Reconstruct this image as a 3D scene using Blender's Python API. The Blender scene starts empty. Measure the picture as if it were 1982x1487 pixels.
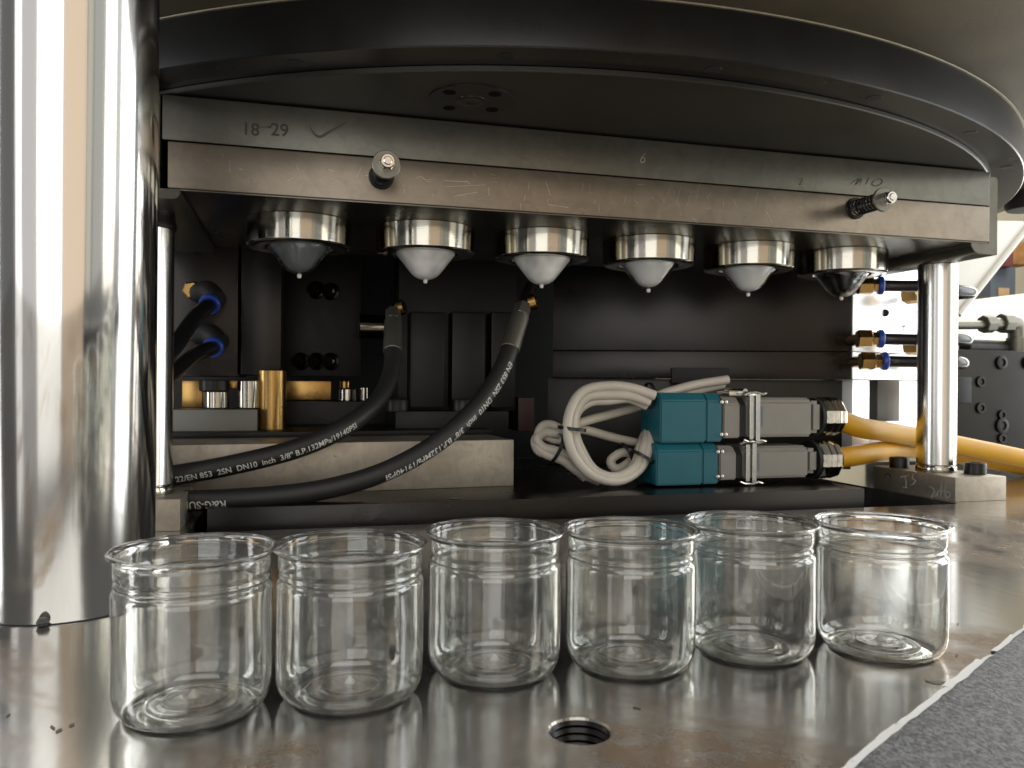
import bpy, bmesh, math, random
from mathutils import Vector, Matrix
random.seed(7)
SC = bpy.context.scene
COL = SC.collection
R = math.radians

# ------------------------------------------------------------------ camera
YAW, ROLL, FPX, CX, CY, ZC = R(15), R(.45), 1543., 991., 743.5, .18
FW = Vector((math.sin(YAW), math.cos(YAW), 0)); RT = Vector((math.cos(YAW), -math.sin(YAW), 0)); UP = Vector((0, 0, 1))
cam = bpy.data.cameras.new("camera"); camo = bpy.data.objects.new("camera", cam); COL.objects.link(camo)
xr = RT*math.cos(ROLL)+UP*math.sin(ROLL); yu = -RT*math.sin(ROLL)+UP*math.cos(ROLL)
M = Matrix((xr, yu, -FW)).transposed().to_4x4(); M.translation = (0, 0, ZC); camo.matrix_world = M
cam.sensor_width = 36; cam.lens = FPX/1982*36; cam.clip_start = .02; cam.clip_end = 60
cam.dof.use_dof = True; cam.dof.focus_distance = .75; cam.dof.aperture_fstop = 18
SC.camera = camo

# ------------------------------------------------------------------ light
w = bpy.data.worlds.new("World"); SC.world = w; w.use_nodes = True
w.node_tree.nodes["Background"].inputs[0].default_value = (.20, .20, .195, 1)
w.node_tree.nodes["Background"].inputs[1].default_value = .8
def lamp(name, loc, aim, sx, sy, rad, col):
    l = bpy.data.lights.new(name, 'AREA'); l.shape = 'RECTANGLE'; l.size = sx; l.size_y = sy
    l.energy = rad*math.pi*sx*sy; l.color = col
    o = bpy.data.objects.new(name, l); COL.objects.link(o); o.location = loc
    o.rotation_euler = (Vector(aim)-Vector(loc)).to_track_quat('-Z', 'Y').to_euler(); return o
# the hall's windows, with tan and grey lamps added in place of its walls, stand round the back of the camera, between these bearings (degrees from -Y toward +X)
for a0, a1, rad, col in ((-57, -48, 1.7, (1, .98, .97)), (-47, -30, .6, (.95, .9, .9)), (-29, 2, 2.3, (1, .985, .95)), (3, 30, .85, (1, .76, .53)),
                         (31, 38, .55, (.9, .86, .7)), (39, 53, .42, (.85, .87, .8)), (54, 69, 3.0, (1, .96, .84)), (70, 76, .6, (.9, .9, .92)), (77, 99, 5.0, (.95, .98, 1)), (107, 121, 6.5, (1, .98, .93)), (-93, -82, 7.0, (.97, .98, 1))):
    D_ = 4.; mid = R((a0+a1)/2); wd = 2*D_*math.tan(R((a1-a0)/2))
    lamp("hall_surround_light", (D_*math.sin(mid)-.1, -D_*math.cos(mid)+.7, .3), (-.1, .7, .3), wd, 4.4, rad, col)
lamp("added_overhead_light", (-.2, -1.6, 3.2), (.1, .3, 0), 3.6, 2.2, 2.0, (1, .98, .94))  # unseen overhead lamp, added to brighten the table front and the slab
lamp("hall_light", (3.4, 2.0, 2.9), (2.6, 3.2, .6), 2.2, 1.2, 9, (1, .97, .88))
SC.view_settings.view_transform = 'Standard'; SC.view_settings.look = 'None'
SC.view_settings.exposure = -.15; SC.view_settings.gamma = 1; SC.view_settings.use_curve_mapping = False
cy = SC.cycles
cy.use_denoising = True; cy.max_bounces = 20; cy.transmission_bounces = 20; cy.glossy_bounces = 7; cy.diffuse_bounces = 3
cy.sample_clamp_indirect = 6; cy.blur_glossy = .5; cy.use_adaptive_sampling = True; cy.adaptive_threshold = .01

# ------------------------------------------------------------------ helpers
def at(px, py, Y):
    """survey point: where the sight line through photo pixel (px, py) meets the upright plane at depth Y"""
    a = (px-CX)/FPX; b = -(py-CY)/FPX
    a2 = a*math.cos(ROLL)-b*math.sin(ROLL); b2 = a*math.sin(ROLL)+b*math.cos(ROLL)
    d = FW+RT*a2+UP*b2
    return Vector((0, 0, ZC))+d*(Y/d.y)

class NT:
    def __init__(s, name):
        s.m = bpy.data.materials.new(name); s.m.use_nodes = True; s.t = s.m.node_tree
        s.p = s.t.nodes["Principled BSDF"]; s.tc = s.n("ShaderNodeTexCoord")
    def n(s, typ, **kw):
        n = s.t.nodes.new(typ)
        for k, v in kw.items(): setattr(n, k, v)
        return n
    def l(s, a, b): s.t.links.new(a, b)
    def noise(s, scale, vec=(1, 1, 1), detail=4, rough=.55, dist=0, off=(0, 0, 0)):
        mp = s.n("ShaderNodeMapping"); mp.inputs["Location"].default_value = off; mp.inputs["Scale"].default_value = vec
        s.l(s.tc.outputs["Object"], mp.inputs[0])
        n = s.n("ShaderNodeTexNoise"); n.inputs["Scale"].default_value = scale; n.inputs["Detail"].default_value = detail
        n.inputs["Roughness"].default_value = rough; n.inputs["Distortion"].default_value = dist
        s.l(mp.outputs[0], n.inputs["Vector"]); return n.outputs[0]
    def ramp(s, fac, p0, p1, c0=(0, 0, 0, 1), c1=(1, 1, 1, 1)):
        r = s.n("ShaderNodeValToRGB"); e = r.color_ramp.elements
        e[0].position = p0; e[1].position = p1; e[0].color = c0; e[1].color = c1
        s.l(fac, r.inputs[0]); return r.outputs[0]
    def mix(s, fac, a, b):
        m = s.n("ShaderNodeMix", data_type='RGBA')
        for k, v in ((0, fac), (6, a), (7, b)):
            if isinstance(v, (float, int)): m.inputs[k].default_value = v
            elif isinstance(v, tuple): m.inputs[k].default_value = v if len(v) == 4 else (*v, 1)
            else: s.l(v, m.inputs[k])
        return m.outputs[2]
    def val(s, fac, lo, hi):
        m = s.n("ShaderNodeMapRange"); m.inputs[3].default_value = lo; m.inputs[4].default_value = hi
        s.l(fac, m.inputs[0]); return m.outputs[0]
    def bump(s, h, strength, dist):
        b = s.n("ShaderNodeBump"); b.inputs["Strength"].default_value = strength; b.inputs["Distance"].default_value = dist
        s.l(h, b.inputs["Height"]); s.l(b.outputs[0], s.p.inputs["Normal"])

def metal(name, c, rough, metallic=1., var=.25, scale=18, vec=(1, 1, 1), spots=0., spot_col=(.05, .035, .02), bump=0., bscale=300, bvec=None, rvar=.08):
    t = NT(name); n = t.noise(scale, vec)
    lo = tuple(x*(1-var) for x in c); hi = tuple(min(1, x*(1+var)) for x in c)
    col = t.mix(n, lo, hi)
    if spots:
        sp = t.ramp(t.noise(scale*3, (1, 1, 1), 6, .7), .63-.0*spots, .74)
        k = t.n("ShaderNodeMath", operation='MULTIPLY'); k.inputs[1].default_value = spots; t.l(sp, k.inputs[0])
        col = t.mix(k.outputs[0], col, spot_col)
    t.l(col, t.p.inputs["Base Color"]); t.p.inputs["Metallic"].default_value = metallic
    t.l(t.val(t.noise(scale*2, vec), max(.02, rough-rvar), rough+rvar), t.p.inputs["Roughness"])
    if bump: t.bump(t.noise(bscale, bvec or vec, 3), bump, .0004)
    return t.m
def plain(name, c, rough=.5, metallic=0., var=.12, scale=40, bump=0., bscale=400, spec=.5):
    m = metal(name, c, rough, metallic, var, scale, bump=bump, bscale=bscale, rvar=min(.08, rough*.4))
    m.node_tree.nodes["Principled BSDF"].inputs["Specular IOR Level"].default_value = spec
    return m

def scratched(name, c, rough, warm=1., stripes=(1, 1, 1), grime=.5):
    """ground steel: long grinding lines, fine bright scratches, dull oil patches"""
    t = NT(name)
    big = t.noise(5, (1, 1, 1), 5, .6)
    lo = tuple(x*.72 for x in c)
    col = t.mix(t.ramp(big, .3, .7), lo, c)
    g = t.noise(260, stripes, 3)
    col = t.mix(t.val(g, 0, .35), col, tuple(x*.55 for x in c))
    # mottled dull patches
    mo = t.ramp(t.noise(34, (1, 1, 1), 6, .7, .8), .42, .62)
    col = t.mix(t.val(mo, 0, .5), col, tuple(x*.55 for x in c))
    sp = t.ramp(t.noise(70, (1, 1, 1), 4, .75), .66, .74)
    k = t.n("ShaderNodeMath", operation='MULTIPLY'); k.inputs[1].default_value = grime; t.l(sp, k.inputs[0])
    col = t.mix(k.outputs[0], col, (.06, .045, .03))
    t.l(col, t.p.inputs["Base Color"]); t.p.inputs["Metallic"].default_value = .72
    t.l(t.val(t.noise(12, (1, 1, 1), 5), rough-.07, rough+.09), t.p.inputs["Roughness"])
    t.bump(g, .12, .0003)
    return t.m

# ------------------------------------------------------------------ materials
M_ = {}
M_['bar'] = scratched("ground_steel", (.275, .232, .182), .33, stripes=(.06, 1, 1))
M_['bar2'] = scratched("shade_dark_steel", (.15, .144, .122), .34, stripes=(.06, 1, 1), grime=.35)  # the turntable's shade on the upper plate put into a darker base colour
M_['block'] = scratched("milled_steel", (.5, .45, .38), .42, stripes=(1, 1, .1), grime=.6)
M_['chrome'] = metal("hard_chrome", (.80, .79, .77), .10, 1, .05, 6, (1, 1, .02), bump=.05, bscale=500, bvec=(1, 1, .004), rvar=.03)
M_['satin'] = metal("satin_rod_steel", (.70, .69, .67), .2, 1, .06, 6, (1, 1, .02), bump=.06, bscale=600, bvec=(1, 1, .004), rvar=.03)
M_['turned'] = metal("turned_steel", (.44, .42, .365), .12, 1, .15, 30, (.1, .1, 4), bump=.12, bscale=500, bvec=(.02, .02, 1), spots=.35)
M_['zinc'] = metal("zinc_plate", (.72, .70, .66), .2, 1, .1, 60)
M_['nickel'] = metal("nickel_plate", (.78, .72, .62), .13, 1, .06, 60)
M_['darkmetal'] = metal("black_oxide_steel", (.028, .027, .025), .36, .8, .3, 9, spots=.2, bump=.1, bscale=200)
M_['blockdark'] = metal("dark_milled_steel", (.031, .029, .028), .29, .9, .35, 5, (1, 1, 1), spots=.25, bump=.08, bscale=240, bvec=(.1, 1, 1))
M_['blackpaint'] = metal("black_enamel", (.005, .005, .005), .45, .3, .3, 30, bump=.35, bscale=130)
M_['disc'] = metal("oiled_disc_steel", (.07, .068, .06), .42, .9, .25, 3, spots=.15, bump=.06, bscale=160)
M_['ringm'] = metal("ring_steel", (.052, .052, .053), .3, .95, .2, 5, (1, 1, 1), bump=.08, bscale=300, bvec=(.3, .3, 1))
M_['brownplate'] = metal("greasy_brown_plate", (.11, .09, .055), .5, .35, .35, 12, spots=.4, bump=.4, bscale=260)
M_['brass'] = metal("brass", (.42, .26, .09), .26, 1, .12, 20, (1, 1, .1))
M_['blue'] = plain("blue_plastic", (.02, .07, .42), .35)
M_['tube'] = plain("black_tube", (.012, .012, .013), .22)
M_['rubber'] = plain("black_rubber", (.017, .017, .016), .5, bump=.25, bscale=500)
M_['printing'] = plain("white_print", (.62, .62, .58), .6, var=.25, scale=500)
M_['teal'] = plain("teal_enamel", (.012, .12, .155), .42, var=.1, bump=.3, bscale=350)
M_['greyhood'] = plain("grey_enamel", (.255, .238, .21), .42, var=.08, bump=.25, bscale=380)
M_['gasket'] = plain("black_gasket", (.012, .012, .012), .6)
M_['void'] = plain("deep_black", (.003, .003, .003), .8, spec=.1)
M_['cable'] = plain("grey_white_cable", (.60, .55, .47), .42, var=.16, scale=24)
M_['tie'] = plain("black_nylon", (.012, .012, .012), .4)
M_['yellow'] = plain("orange_cable", (.66, .345, .012), .45, var=.16, scale=22)
M_['white'] = plain("white_enamel", (.74, .72, .66), .45, var=.05)
M_['alu'] = metal("bright_aluminium", (.93, .92, .9), .3, .75, .04, 20)
M_['cream'] = plain("cream_panel", (.80, .76, .64), .6, var=.05)
M_['wall'] = plain("cream_wall", (.70, .63, .48), .8, var=.1, scale=2)
M_['bluegrey'] = plain("blue_grey_steel", (.13, .15, .18), .5)
M_['tan'] = plain("tan_paper", (.55, .38, .2), .8)
M_['pipe'] = metal("dull_pipe_steel", (.21, .20, .17), .42, .8, .2, 30)
M_['ink'] = plain("dark_marker", (.045, .042, .036), .5)
M_['stamp'] = plain("stamped_recess", (.035, .030, .024), .5, .3)
M_['chalk'] = plain("chalk_mark", (.42, .41, .38), .9, var=.3, scale=300)
M_['scratch'] = metal("bare_scratch", (.56, .50, .42), .4, .8)
M_['whitetip'] = plain("white_plastic", (.68, .66, .62), .5)
M_['red'] = plain("dull_red_paint", (.03, .005, .005), .5)
M_['clutter1'] = plain("orange_brown_card", (.45, .22, .08), .8, var=.5, scale=25)
M_['clutter2'] = plain("maroon_cloth", (.2, .06, .06), .8, var=.5, scale=25)

def glass(name, col, rough, wav, ior=1.6, haze=0):
    t = NT(name); p = t.p
    p.inputs["Base Color"].default_value = (*col, 1); p.inputs["Roughness"].default_value = rough
    p.inputs["IOR"].default_value = ior; p.inputs["Transmission Weight"].default_value = 1
    if wav:
        a = t.noise(55, (1, 1, .35), 2, .5); b = t.noise(16, (1, 1, .5), 1)
        k = t.n("ShaderNodeMath", operation='MULTIPLY_ADD'); t.l(b, k.inputs[0]); k.inputs[1].default_value = 3.; t.l(a, k.inputs[2])
        t.bump(k.outputs[0], wav, .0012)
    if haze:   # white diffuse share added to lift the tone of clear plastic
        df = t.n("ShaderNodeBsdfDiffuse"); df.inputs[0].default_value = (.85, .86, .85, 1); ts = t.n("ShaderNodeBsdfTranslucent"); ts.inputs[0].default_value = (.85, .86, .85, 1)
        m1 = t.n("ShaderNodeMixShader"); t.l(df.outputs[0], m1.inputs[1]); t.l(ts.outputs[0], m1.inputs[2])
        m2 = t.n("ShaderNodeMixShader"); m2.inputs[0].default_value = haze; t.l(p.outputs[0], m2.inputs[1]); t.l(m1.outputs[0], m2.inputs[2])
        t.l(m2.outputs[0], t.t.nodes["Material Output"].inputs[0])
    return t.m
M_['pet'] = glass("clear_plastic", (.985, .995, .975), .015, .26, 1.64, .022)
def thin_clear():
    t = NT("clear_preform_plastic"); t.t.nodes.remove(t.p)
    lw = t.n("ShaderNodeLayerWeight"); lw.inputs[0].default_value = .5
    pw = t.n("ShaderNodeMath", operation='POWER'); t.l(lw.outputs["Facing"], pw.inputs[0]); pw.inputs[1].default_value = 3.
    fr = t.n("ShaderNodeMath", operation='MULTIPLY_ADD'); t.l(pw.outputs[0], fr.inputs[0]); fr.inputs[1].default_value = .75; fr.inputs[2].default_value = .06
    tr = t.n("ShaderNodeBsdfTransparent"); tr.inputs[0].default_value = (.93, .94, .94, 1)
    gl = t.n("ShaderNodeBsdfGlossy"); gl.inputs["Roughness"].default_value = .05
    mx = t.n("ShaderNodeMixShader"); t.l(fr.outputs[0], mx.inputs[0]); t.l(tr.outputs[0], mx.inputs[1]); t.l(gl.outputs[0], mx.inputs[2])
    t.l(mx.outputs[0], t.t.nodes["Material Output"].inputs[0]); return t.m
M_['pet2'] = thin_clear()
def frosted():
    t = NT("frosted_white_core"); p = t.p
    p.inputs["Base Color"].default_value = (.88, .86, .83, 1); p.inputs["Roughness"].default_value = .55
    return t.m
M_['core'] = frosted()
def frost_shell():
    t = NT("frosted_preform_plastic"); p = t.p
    t.l(t.mix(t.ramp(t.noise(22, (1, 1, 1), 2), .35, .7), (.42, .415, .41), (.86, .85, .82)), p.inputs["Base Color"])
    p.inputs["Roughness"].default_value = .35; p.inputs["Coat Weight"].default_value = .6; p.inputs["Coat Roughness"].default_value = .08
    return t.m
M_['frost'] = frost_shell()
M_['greycore'] = plain('grey_core', (.2, .21, .215), .5)

def table_mat():
    t = NT("ground_table_steel")
    n1 = t.noise(2.6, (1, 1, 1), 6, .6, .6); n2 = t.noise(38, (1, 1, 1), 6, .65)
    base = t.mix(t.ramp(n1, .35, .68), (.45, .44, .42), (.58, .57, .55))
    fine = t.noise(240, (1, .05, 1), 3)
    base = t.mix(t.val(fine, 0, .22), base, (.3, .29, .28))
    # brown oil and rust patches
    rs = t.noise(5.0, (1, .8, 1), 7, .6, 1.2, (.37, 1.9, 0))
    for cx_, cy_, rad_, amt in ((.19, .345, .13, .30), (.47, .47, .12, .22), (-.03, .365, .07, .22), (-.13, .37, .05, .16), (.75, .72, .25, .14)):
        dv = t.n("ShaderNodeVectorMath", operation='DISTANCE'); t.l(t.tc.outputs["Object"], dv.inputs[0]); dv.inputs[1].default_value = (cx_, cy_, 0)
        mr = t.n("ShaderNodeMapRange"); t.l(dv.outputs["Value"], mr.inputs[0]); mr.inputs[1].default_value = 0; mr.inputs[2].default_value = rad_; mr.inputs[3].default_value = amt; mr.inputs[4].default_value = 0
        ad = t.n("ShaderNodeMath", operation='ADD'); t.l(rs, ad.inputs[0]); t.l(mr.outputs[0], ad.inputs[1]); rs = ad.outputs[0]
    rust = t.ramp(rs, .54, .70)
    k = t.n("ShaderNodeMath", operation='MULTIPLY'); t.l(rust, k.inputs[0]); t.l(t.ramp(n2, .22, .55), k.inputs[1])
    base = t.mix(k.outputs[0], base, (.30, .22, .15))
    sp = t.ramp(t.noise(26, (1, 1, 1), 8, .72), .665, .72)
    base = t.mix(sp, base, (.12, .085, .05))
    t.l(base, t.p.inputs["Base Color"])
    t.l(t.val(k.outputs[0], .93, .55), t.p.inputs["Metallic"])
    r = t.n("ShaderNodeMath", operation='ADD'); t.l(t.val(n1, .09, .2), r.inputs[0]); t.l(t.val(k.outputs[0], 0, .14), r.inputs[1])
    t.l(r.outputs[0], t.p.inputs["Roughness"])
    t.bump(t.noise(90, (1, .25, 1), 4), .09, .0006)
    return t.m
M_['table'] = table_mat()

def pad_mat():
    t = NT("speckled_grey_coating")
    n = t.noise(520, (1, .7, 1), 4, .75)
    c = t.mix(t.ramp(n, .40, .62), (.018, .019, .022), (.21, .215, .23))
    t.l(c, t.p.inputs["Base Color"]); t.p.inputs["Roughness"].default_value = .55
    t.bump(n, .8, .0012); return t.m
M_['pad'] = pad_mat()

# ------------------------------------------------------------------ mesh helpers
def link(name, me, mat, parent=None, smooth=35):
    if mat: me.materials.append(mat)
    o = bpy.data.objects.new(name, me); COL.objects.link(o)
    if smooth:
        me.polygons.foreach_set("use_smooth", [True]*len(me.polygons)); me.set_sharp_from_angle(angle=R(smooth))
    if parent is not None: adopt(o, parent)
    return o
WM = {}
def adopt(o, p):
    o.parent = p
    o.matrix_parent_inverse = WM.get(p.name, Matrix()).inverted()
def thing(name, label, cat, loc=(0, 0, 0), group=None):
    o = bpy.data.objects.new(name, None); COL.objects.link(o); o.location = loc; o.empty_display_size = .02
    WM[o.name] = Matrix.Translation(loc); tag(o, label, cat, group); return o
def tag(o, label, cat, group=None, kind=None):
    if label: o["label"] = label
    if cat: o["category"] = cat
    if group: o["group"] = group
    if kind: o["kind"] = kind
    return o
def own_origin(o):
    """move a single mesh's origin to the middle of its underside"""
    vs = [v.co for v in o.data.vertices]
    lo = [min(v[i] for v in vs) for i in range(3)]; hi = [max(v[i] for v in vs) for i in range(3)]
    c = Vector(((lo[0]+hi[0])/2, (lo[1]+hi[1])/2, lo[2]))
    o.data.transform(Matrix.Translation(-c)); o.location = c; WM[o.name] = Matrix.Translation(c); return o

class B:
    def __init__(s): s.b = bmesh.new()
    def box(s, lo, hi, bevel=0, mat=None, seg=2):
        lo = Vector(lo); hi = Vector(hi); c = (lo+hi)/2; d = hi-lo
        r = bmesh.ops.create_cube(s.b, size=1, matrix=(mat or Matrix()) @ Matrix.Translation(c) @ Matrix.Diagonal((*d, 1)))
        if bevel:
            es = list({e for v in r['verts'] for e in v.link_edges})
            bmesh.ops.bevel(s.b, geom=es, offset=bevel, segments=seg, affect='EDGES', profile=.6)
        return s
    def prism(s, poly, d0, d1, bevel=0, axes='xz'):
        """polygon in the named plane pushed along the third axis from d0 to d1"""
        ix = 'xyz'.index(axes[0]); iy = 'xyz'.index(axes[1]); iz = 3-ix-iy
        def v(p, d):
            c = [0, 0, 0]; c[ix] = p[0]; c[iy] = p[1]; c[iz] = d; return s.b.verts.new(c)
        a = [v(p, d0) for p in poly]; b = [v(p, d1) for p in poly]; n = len(poly)
        fs = [s.b.faces.new(a), s.b.faces.new(b[::-1])]
        for i in range(n): fs.append(s.b.faces.new((a[i], b[i], b[(i+1) % n], a[(i+1) % n])))
        bmesh.ops.recalc_face_normals(s.b, faces=fs)
        if bevel: bmesh.ops.bevel(s.b, geom=list({e for f in fs for e in f.edges}), offset=bevel, segments=2, affect='EDGES')
        return s
    def lathe(s, prof, n=64, c=(0, 0, 0), axis=(0, 0, 1), a0=0., a1=None):
        ax = Vector(axis).normalized(); q = Vector((0, 0, 1)).rotation_difference(ax); c = Vector(c)
        full = a1 is None; A1 = 2*math.pi if full else a1
        rows = []
        for r, z in prof:
            if r < 1e-7: rows.append([s.b.verts.new(c+q @ Vector((0, 0, z)))])
            else:
                m = n if full else n+1
                rows.append([s.b.verts.new(c+q @ Vector((r*math.cos(a0+(A1-a0)*i/n), r*math.sin(a0+(A1-a0)*i/n), z))) for i in range(m)])
        fs = []
        for k in range(len(rows)-1):
            a, b = rows[k], rows[k+1]
            for i in range(n):
                j = (i+1) % n if full else i+1
                q_ = []
                for v in ((a[0] if len(a) == 1 else a[i]), (a[0] if len(a) == 1 else a[j]), (b[0] if len(b) == 1 else b[j]), (b[0] if len(b) == 1 else b[i])):
                    if v not in q_: q_.append(v)
                if len(q_) > 2: fs.append(s.b.faces.new(q_))
        bmesh.ops.recalc_face_normals(s.b, faces=fs); return s
    def cyl(s, c0, c1, r, n=32, bev=0, r1=None):
        c0 = Vector(c0); c1 = Vector(c1); h = (c1-c0).length; r1 = r if r1 is None else r1
        if bev: p = [(0, 0), (r-bev, 0), (r, bev), (r1, h-bev), (r1-bev, h), (0, h)]
        else: p = [(0, 0), (r, 0), (r1, h), (0, h)]
        return s.lathe(p, n, c0, c1-c0)
    def tube(s, pts, r, n=12, cap=True, rs=None):
        pts = [Vector(p) for p in pts]; rows = []; prev = None
        for i, p in enumerate(pts):
            t = (pts[min(i+1, len(pts)-1)]-pts[max(i-1, 0)]).normalized()
            if prev is None:
                u = t.cross(Vector((0, 0, 1)));
                if u.length < .1: u = t.cross(Vector((1, 0, 0)))
            else: u = prev-t*prev.dot(t)
            u.normalize(); prev = u; v = t.cross(u); rr = rs[i] if rs else r
            rows.append([s.b.verts.new(p+(u*math.cos(2*math.pi*k/n)+v*math.sin(2*math.pi*k/n))*rr) for k in range(n)])
        fs = []
        for a, b in zip(rows, rows[1:]):
            for k in range(n): fs.append(s.b.faces.new((a[k], a[(k+1) % n], b[(k+1) % n], b[k])))
        if cap: fs += [s.b.faces.new(rows[0]), s.b.faces.new(rows[-1])]
        bmesh.ops.recalc_face_normals(s.b, faces=fs); return s
    def raw(s, verts, faces):
        vs = [s.b.verts.new(v) for v in verts]
        seen = set()
        for f in faces:
            k = tuple(sorted(f))
            if len(set(f)) > 2 and k not in seen: seen.add(k); s.b.faces.new([vs[i] for i in f])
        return s
    def xf(s, m): bmesh.ops.transform(s.b, matrix=m, verts=s.b.verts); return s
    def build(s, name, mat, parent=None, smooth=35):
        me = bpy.data.meshes.new(name); s.b.to_mesh(me); s.b.free()
        return link(name, me, M_[mat] if isinstance(mat, str) else mat, parent, smooth)

def curve(pts, k=8):
    """Catmull-Rom through the points"""
    P = [Vector(p) for p in pts]; P = [P[0]*2-P[1]]+P+[P[-1]*2-P[-2]]; out = []
    for i in range(1, len(P)-2):
        a, b, c, d = P[i-1:i+3]
        for j in range(k):
            t = j/k
            out.append(.5*((2*b)+(c-a)*t+(2*a-5*b+4*c-d)*t*t+(3*b-a-3*c+d)*t**3))
    out.append(P[-2]); return out

def text_mesh(body, size):
    cu = bpy.data.curves.new("t", 'FONT'); cu.body = body; cu.size = size; cu.resolution_u = 3; cu.offset = .012*size
    o = bpy.data.objects.new("t", cu); COL.objects.link(o)
    dg = bpy.context.evaluated_depsgraph_get(); me = bpy.data.meshes.new_from_object(o.evaluated_get(dg))
    bpy.data.objects.remove(o); bpy.data.curves.remove(cu)
    bm = bmesh.new(); bm.from_mesh(me); bpy.data.meshes.remove(me); bmesh.ops.triangulate(bm, faces=bm.faces)
    for _ in range(3):   # short edges, so that the letters can wrap a round hose
        le = [e for e in bm.edges if e.calc_length() > .16*size]
        if le: bmesh.ops.subdivide_edges(bm, edges=le, cuts=1); bmesh.ops.triangulate(bm, faces=bm.faces)
    bm.verts.index_update(); vs = [v.co.copy() for v in bm.verts]; fs = [tuple(v.index for v in f.verts) for f in bm.faces]; bm.free()
    return vs, fs
def face_text(name, body, x, y, z, width, mat, parent, shear=0, tilt=0):
    """flat lettering on a face that looks toward -Y"""
    vs, fs = text_mesh(body, 1.); x0 = min(v.x for v in vs); x1 = max(v.x for v in vs); k = width/(x1-x0)
    ct, st = math.cos(tilt), math.sin(tilt)
    pts = []
    for v in vs:
        a, b = (v.x-x0+v.y*shear)*k, v.y*k
        pts.append((x+a*ct-b*st, y, z+a*st+b*ct))
    b = B(); b.raw(pts, fs); return b.build(name, mat, parent, 0)
def strokes(name, lines, wid, mat, parent, frame):
    """hand-drawn strokes; frame(u, v) gives the point on the face"""
    b = B()
    for ln in lines:
        pts = [Vector((p[0], p[1])) for p in curve([(p[0], p[1], 0) for p in ln], 5)] if len(ln) > 2 else [Vector(p) for p in ln]
        L, Rr = [], []
        for i, p in enumerate(pts):
            t = pts[min(i+1, len(pts)-1)]-pts[max(i-1, 0)]; nrm = Vector((-t.y, t.x)).normalized()*wid*(.35+.65*math.sin(math.pi*(i+.6)/(len(pts)+.2)))
            L.append(p+nrm); Rr.append(p-nrm)
        vs = [frame(*p) for p in L]+[frame(*p) for p in Rr]; n = len(L)
        b.raw(vs, [(i, i+1, n+i+1, n+i) for i in range(n-1)])
    return b.build(name, mat, parent, 0)
def copy_tree(o, loc):
    c = o.copy(); COL.objects.link(c); c.location = loc
    for ch in list(o.children):
        d = ch.copy(); COL.objects.link(d); d.parent = c
        for g in list(ch.children):
            e = g.copy(); COL.objects.link(e); e.parent = d
    return c
def socket_screw(c, r, h, axis, mat='darkmetal'):
    """cap screw head with a hexagon socket, its seat at c"""
    b = B(); b.lathe([(0, 0), (r, 0), (r, h*.88), (r*.93, h), (r*.56, h), (r*.5, h*.45), (0, h*.45)], 24, c, axis); return b

# ================================================================== setting
# machine table with a threaded hole, cut away behind for the trench
HC, HR = Vector((.1427, .391)), .0168
def table():
    b = B().b
    X0, X1, Y0, Y1 = -1.3, 2.6, .04, 1.012
    n = 48; s = .06
    ring = [b.verts.new((HC.x+HR*math.cos(2*math.pi*i/n), HC.y+HR*math.sin(2*math.pi*i/n), 0)) for i in range(n)]
    cham = [b.verts.new((HC.x+(HR-.0009)*math.cos(2*math.pi*i/n), HC.y+(HR-.0009)*math.sin(2*math.pi*i/n), -.0012)) for i in range(n)]
    sq = []
    for i in range(n):
        a = 2*math.pi*i/n; c, d = math.cos(a), math.sin(a); k = s/max(abs(c), abs(d)); sq.append(b.verts.new((HC.x+c*k, HC.y+d*k, 0)))
    for i in range(n):
        j = (i+1) % n; b.faces.new((ring[i], ring[j], sq[j], sq[i])); b.faces.new((cham[i], cham[j], ring[j], ring[i]))
    def quad(x0, y0, x1, y1, z=0): b.faces.new([b.verts.new(p) for p in ((x0, y0, z), (x1, y0, z), (x1, y1, z), (x0, y1, z))])
    hx0, hx1, hy0, hy1 = HC.x-s, HC.x+s, HC.y-s, HC.y+s
    quad(X0, Y0, X1, hy0); quad(X0, hy1, X1, Y1); quad(X0, hy0, hx0, hy1); quad(hx1, hy0, X1, hy1)
    quad(.988, Y1, X1, 1.62); quad(X0, Y1, -.126, 1.62)
    # walls of the trench
    def wall(p, q): b.faces.new([b.verts.new(v) for v in ((*p, 0), (*q, 0), (*q, -.14), (*p, -.14))])
    wall((-.126, Y1), (.988, Y1)); wall((.988, Y1), (.988, 1.62)); wall((-.126, Y1), (-.126, 1.62))
    bmesh.ops.remove_doubles(b, verts=b.verts, dist=1e-5)
    bmesh.ops.recalc_face_normals(b, faces=b.faces)
    me = bpy.data.meshes.new("table_surface"); b.to_mesh(me); b.free()
    o = link("table_surface", me, M_['table'], None, 0); tag(o, None, None, None, "structure"); return o
tab = table()
pr = []
for i in range(9): z = -.0012-i*.004; pr += [(HR-.0009, z), (HR-.0024, z-.002)]
pr += [(HR-.0024, -.045), (0, -.045)]
B().lathe(pr, 48, (HC.x, HC.y, 0)).build("hole_thread", 'blockdark', tab, 25)
o = B().box((-1.3, 1.0, -.16), (2.6, 2.4, -.141)).build("trench_floor", 'blackpaint', None, 0); tag(o, None, None, None, "structure")
# workshop wall far behind on the right
o = B().box((1.2, 4.4, -1.5), (9, 4.5, 3.5)).build("workshop_wall", 'wall', None, 0); tag(o, None, None, None, "structure")

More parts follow.
